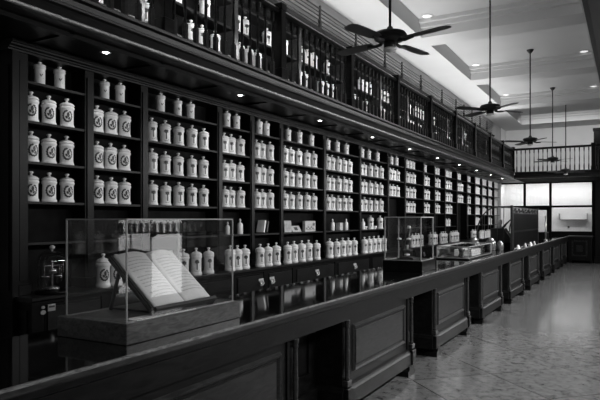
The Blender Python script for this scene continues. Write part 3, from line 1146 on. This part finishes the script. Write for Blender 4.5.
curved_jar(-2.25, 9.15, 1.0, 'waisted glass vessel first inside the low glass case', 0)
curved_jar(-2.33, 9.35, 1.0, 'waisted glass vessel second inside the low glass case', 0)
curved_jar(-2.25, 10.45, 1.05, 'bright waisted glass vessel at the cage end of the low glass case', 0)
m = MB()
for k in range(3): m.bbox(-.14, .14, -.32, .32, .036 * k, .036 * k + .033, .004)
odd('papers', m, 'paper', (-2.35, 9.9, 1.021), 'stack of pale booklets inside the low glass case', 'booklets', group=None)

# ------------------------------------------------------------------ cashier's cage
X0c, X1c, Y0c, Y1c = -2.80, -2.09, 12.6, 16.4
cg = empty('cashier_cage', (X1c, Y0c, 1.0), 'dark wooden cashier cage with pierced cresting and iron arch on the counter', 'cage')
m = MB()
m.box(-.03, 0, 0, Y1c - Y0c, .02, .74)
m.box(0, .012, 0, Y1c - Y0c, .34, .38)
for k in range(27): m.box(0, .006, .06 + .14 * k, .10 + .14 * k, .05, .72)
m.build('screen_panel', 'wood', cg)
m = MB()
m.box(-.02, 0, 0, Y1c - Y0c, .855, .87)
m.box(-.02, 0, 0, Y1c - Y0c, .74, .755)
for k in range(8):
    y = .24 + .475 * k
    pts = [(-.01, y + .17 * math.cos(t * PI / 6), .805 + .042 * math.sin(t * PI / 6)) for t in range(13)]
    m.tube(pts, .011, 5)
    m.tube([(-.01, y + .237, .755), (-.01, y + .237, .86)], .016, 5)
    m.tube([(-.01, y - .06, .77), (-.01, y, .84), (-.01, y + .06, .77)], .009, 5)
m.build('cresting', 'field', cg)
for y in (0, Y1c - Y0c):
    m = MB().box(-.035, .012, y - .025, y + .025, 0, .90)
    m.build('post', 'iron', cg)
# open iron arch across the counter
wd = X1c - X0c
def archp(r_, z0):
    pts = [(-wd, 0, .0), (-wd, 0, z0)]
    for t in range(1, 10):
        a = PI - t * PI / 2 / 9
        pts.append((-wd + r_ + r_ * math.cos(a), 0, z0 + (.87 - z0) * math.sin(a)))
    pts.append((0, 0, .87))
    return pts
MB().tube(archp(.42, .28), .014, 6).build('arch', 'iron', cg)
m = MB()
for k in range(1, 5):
    x = -wd + .13 * k + .02
    a = math.acos(max(-1, min(1, (x + wd - .42) / .42)))
    zt = .28 + .59 * math.sin(a) if x < -wd + .42 else .87
    m.tube([(x, 0, 0), (x, 0, zt)], .007, 5)
m.build('bars', 'iron', cg)
pe2 = [(p[0], Y1c - Y0c, p[2]) for p in archp(.42, .28)]
MB().tube(pe2, .014, 6).build('arch', 'iron', cg)
MB().tube([(-wd + .42, 0, .87), (-wd + .42, Y1c - Y0c, .87)], .010, 6).build('top_bar', 'iron', cg)
# cash register inside the cage
cr_ = empty('cash_register', (-2.42, 13.3, 1.0), 'dark ornate cash register with a pale dome inside the cashier cage', 'cash register')
MB().bbox(-.22, .22, -.2, .2, 0, .12, .008).build('drawer', 'wood', cr_)
MB().prism([(-.2, .12), (.2, .12), (.2, .22), (.06, .42), (-.2, .42)], 'y', -.18, .18).build('body', 'iron', cr_)
MB().lathe([(.001, .42), (.05, .42), (.04, .5), (.06, .54), (.05, .6), (.001, .62)], 14, (-.05, 0, 0)).build('dome', 'cream', cr_)
MB().tube([(.02, -.05, .42), (.10, -.05, .52), (.2, -.05, .62)], [.03, .022, .012], 6).build('crank', 'iron', cr_)
# pale glass jars by the cage
for i, (x, y, s_) in enumerate(((-2.66, 11.7, 1.0), (-2.40, 12.0, .95), (-2.28, 12.3, .7))):
    m = MB().lathe([(.001, 0), (.09, 0), (.10, .02), (.11, .12), (.09, .2), (.05, .23), (.06, .25), (.001, .27)], 16)
    o = odd('crystal_jar', m, 'crystal', (x, y, 1.0), ['large cloudy crystal jar by the iron arch, closest to the shelving', 'cloudy crystal jar by the iron arch, the middle one of three',
                                                      'small cloudy crystal jar by the iron arch, closest to the counter edge'][i], 'jar', group='crystal jars by the cage')
    o.scale = (s_,) * 3
# leaflets at the foot of the screen
for i, y in enumerate((12.95, 13.9, 14.7, 15.3)):
    m = MB().prism([(-.02, 0), (.03, 0), (-.005, .09), (-.02, .09)], 'y', -.08, .08)
    o = odd('leaflet_holder', m, ['paper', 'card', 'paper', 'card'][i], (-2.025, y, 1.0), 'small pale leaflet holder, %s along the foot of the cage screen' % ORD[i], 'holder',
            group='leaflet holders on the counter edge')
    o.scale = (.7, 1, .9)
# monitor-like dark box further along, and post
odd('dark_box', MB().bbox(-.2, .2, -.25, .25, 0, .22, .01), 'wood', (-2.4, 19.5, 1.0), 'low dark box on the counter between cage and far door', 'box')
e = empty('counter_post', (-2.16, 18.6, 1.0), 'slim pale post standing on the counter past the cage', 'post')
MB().tube([(0, 0, 0), (0, 0, .72)], .022, 8).build('shaft', 'metal', e)
MB().lathe([(.001, 0), (.05, 0), (.05, .02), (.025, .03)], 12).build('base', 'metal', e)

# ------------------------------------------------------------------ ceiling fans
def fan_mesh(e, rod, blades):
    """origin at the motor centre"""
    MB().lathe([(.001, rod - .08), (.03, rod - .08), (.075, rod - .02), (.08, rod), (.001, rod)], 18).build('canopy', 'fan', e)
    MB().tube([(0, 0, .08), (0, 0, rod - .06)], .014, 8).build('downrod', 'fan', e)
    MB().lathe([(.001, -.06), (.07, -.06), (.13, -.045), (.155, -.03), (.145, -.022), (.158, -.012), (.165, .006), (.15, .028), (.10, .042), (.04, .052), (.025, .09), (.001, .09)], 28).build('motor', 'fan', e)
    MB().lathe([(.001, -.135), (.04, -.135), (.06, -.12), (.062, -.060), (.001, -.060)], 20).build('switch_housing', 'fan', e)
    l = MB().lathe([(.001, -.16), (.03, -.150), (.062, -.142), (.066, -.13), (.06, -.118), (.001, -.118)], 20).build('light_ring', 'cream', e)
    for a in blades:
        c, s_ = math.cos(a), math.sin(a)
        m = MB()
        prof = [(.20, -.045), (.26, -.062), (.45, -.070), (.59, -.068), (.645, -.045), (.655, 0), (.645, .045), (.59, .068), (.45, .070), (.26, .062), (.20, .045)]
        vs = []
        for dz in (0, .008):
            for (r_, w) in prof:
                z = -.055 + dz + .12 * w
                vs.append((r_ * c - w * s_, r_ * s_ + w * c, z))
        n = len(prof)
        m.add(vs, [tuple(range(n))[::-1], tuple(range(n, 2 * n))] + [(j, (j + 1) % n, n + (j + 1) % n, n + j) for j in range(n)])
        m.tube([(.10 * c, .10 * s_, -.06), (.17 * c, .17 * s_, -.068), (.27 * c, .27 * s_, -.06)], [.014, .018, .012], 6)
        m.build('blade', 'blade', e)


FANS = [(-2.05, 5.47, 3.41, -44), (-2.05, 10.2, 3.50, 20), (-2.05, 14.76, 3.49, 8), (-2.05, 19.35, 3.45, 30), (-1.84, 21.15, 3.22, 6)]
for i, (x, y, z, r0) in enumerate(FANS):
    top = Z2
    if 24.2 > y > 20.65: top = Z2
    e = empty('ceiling_fan', (x, y, z), 'dark four-blade ceiling fan on a long rod, %s in the row above the counter' % ORD[i], 'ceiling fan', 'ceiling fans')
    bl = [R(r0) + TH + j * PI / 2 for j in range(4)]
    fan_mesh(e, top - z, bl)

# recessed ceiling lights
for i, (x, y) in enumerate([(-3.42, 7.0), (-3.47, 11.3), (-3.47, 15.5), (-3.47, 19.7), (-.95, 7.1), (-.95, 11.3), (-.95, 15.5), (-.95, 19.7), (-3.3, 21.5)]):
    e = empty('ceiling_light', (x, y, Z2 - .012), 'round flush ceiling light, %s of the pale discs in the coffers' % ORD[i], 'ceiling light', 'flush ceiling lights')
    MB().lathe([(.09, 0), (.115, .002), (.115, .012), (.09, .012), (.09, 0)], 20, cap=False).build('trim_ring', 'farwall', e)
    MB().lathe([(.001, .002), (.09, .002), (.09, .010), (.001, .010)], 20).build('lens', 'lamp', e)

# soffit downlights
for k in range(10):
    y = 3.6 + 2.0 * k
    e = empty('downlight', (-3.92, y, 3.05), 'small bright downlight, %s along the underside of the long gallery' % ORD[k], 'downlight', 'gallery downlights')
    MB().lathe([(.034, -.006), (.05, -.004), (.05, 0), (.034, 0), (.034, -.006)], 16, cap=False).build('trim_ring', 'metal', e)
    MB().lathe([(.001, -.012), (.018, -.010), (.026, -.004), (.026, -.001), (.001, -.001)], 16).build('bulb', 'bulb', e)

# ------------------------------------------------------------------ lights
LK = 2.9
def area(name, loc, rot, sx, sy, w):
    l = bpy.data.lights.new(name, 'AREA')
    l.shape = 'RECTANGLE'
    l.size, l.size_y = sx, sy
    l.energy = w
    o = bpy.data.objects.new(name, l)
    COL.objects.link(o)
    o.location = loc
    o.rotation_euler = rot
    return o


def spot(name, loc, rot, w, ang, blend=.6, rad=.03):
    l = bpy.data.lights.new(name, 'SPOT')
    l.energy = w
    l.spot_size = R(ang)
    l.spot_blend = blend
    l.shadow_soft_size = rad
    o = bpy.data.objects.new(name, l)
    COL.objects.link(o)
    o.location = loc
    o.rotation_euler = rot
    return o


# added unseen lights under the side gallery, brightening jars, counter front and floor
AP = [5, 10, 32, 48, 50, 42, 36, 32]
for k in range(8):
    area('aisle_fill', (.9, -.5 + 3.0 * k, 2.98), (0, R(58), 0), .5, 2.0, AP[k] * LK)
# soffit spots over the jar shelves
for k in range(10):
    spot('downlight_beam', (-3.92, 3.6 + 2.0 * k, 3.03), (0, R(10), 0), 9, 120)
# unseen uplights at the handrail, no fixtures; tilted ones added to fill the coffers
for k in range(9):
    area('uplight', (XG - .12, 2.0 + 2.3 * k, 4.20), (0, PI, 0), .1, 2.2, (7 if k < 2 else 11))
    area('coffer_fill', (XG - .02, 2.0 + 2.3 * k, 4.25), (0, PI + R(50), 0), .1, 2.2, 1.1 + .6 * k)
# added unseen lights brightening the jars behind the gallery railing
for k in range(11):
    area('gallery_fill', (XG - .10, 1.5 + 1.9 * k, 3.98), (0, R(96), 0), .08, 1.4, 10)
# room beyond the partition; unseen lights added to brighten the far gallery wall
for i, x in enumerate((-3.9, -2.8, -1.7, -.6)):
    area('back_room_lamp', (x, YF + .2, 2.98), (R(32), 0, 0), .9, .2, 9)
for i, x in enumerate((-3.0, -1.5, .5)):
    area('far_gallery_fill', (x, YE + 1.0, 5.2), (R(25), 0, 0), .8, .4, 22)

w = bpy.data.worlds.new('world')
S.world = w
w.use_nodes = True
w.node_tree.nodes['Background'].inputs[0].default_value = (.5, .5, .5, 1)
w.node_tree.nodes['Background'].inputs[1].default_value = .06
S.view_settings.view_transform = 'Standard'
S.view_settings.look = 'None'
S.view_settings.exposure = .34
S.view_settings.gamma = 1
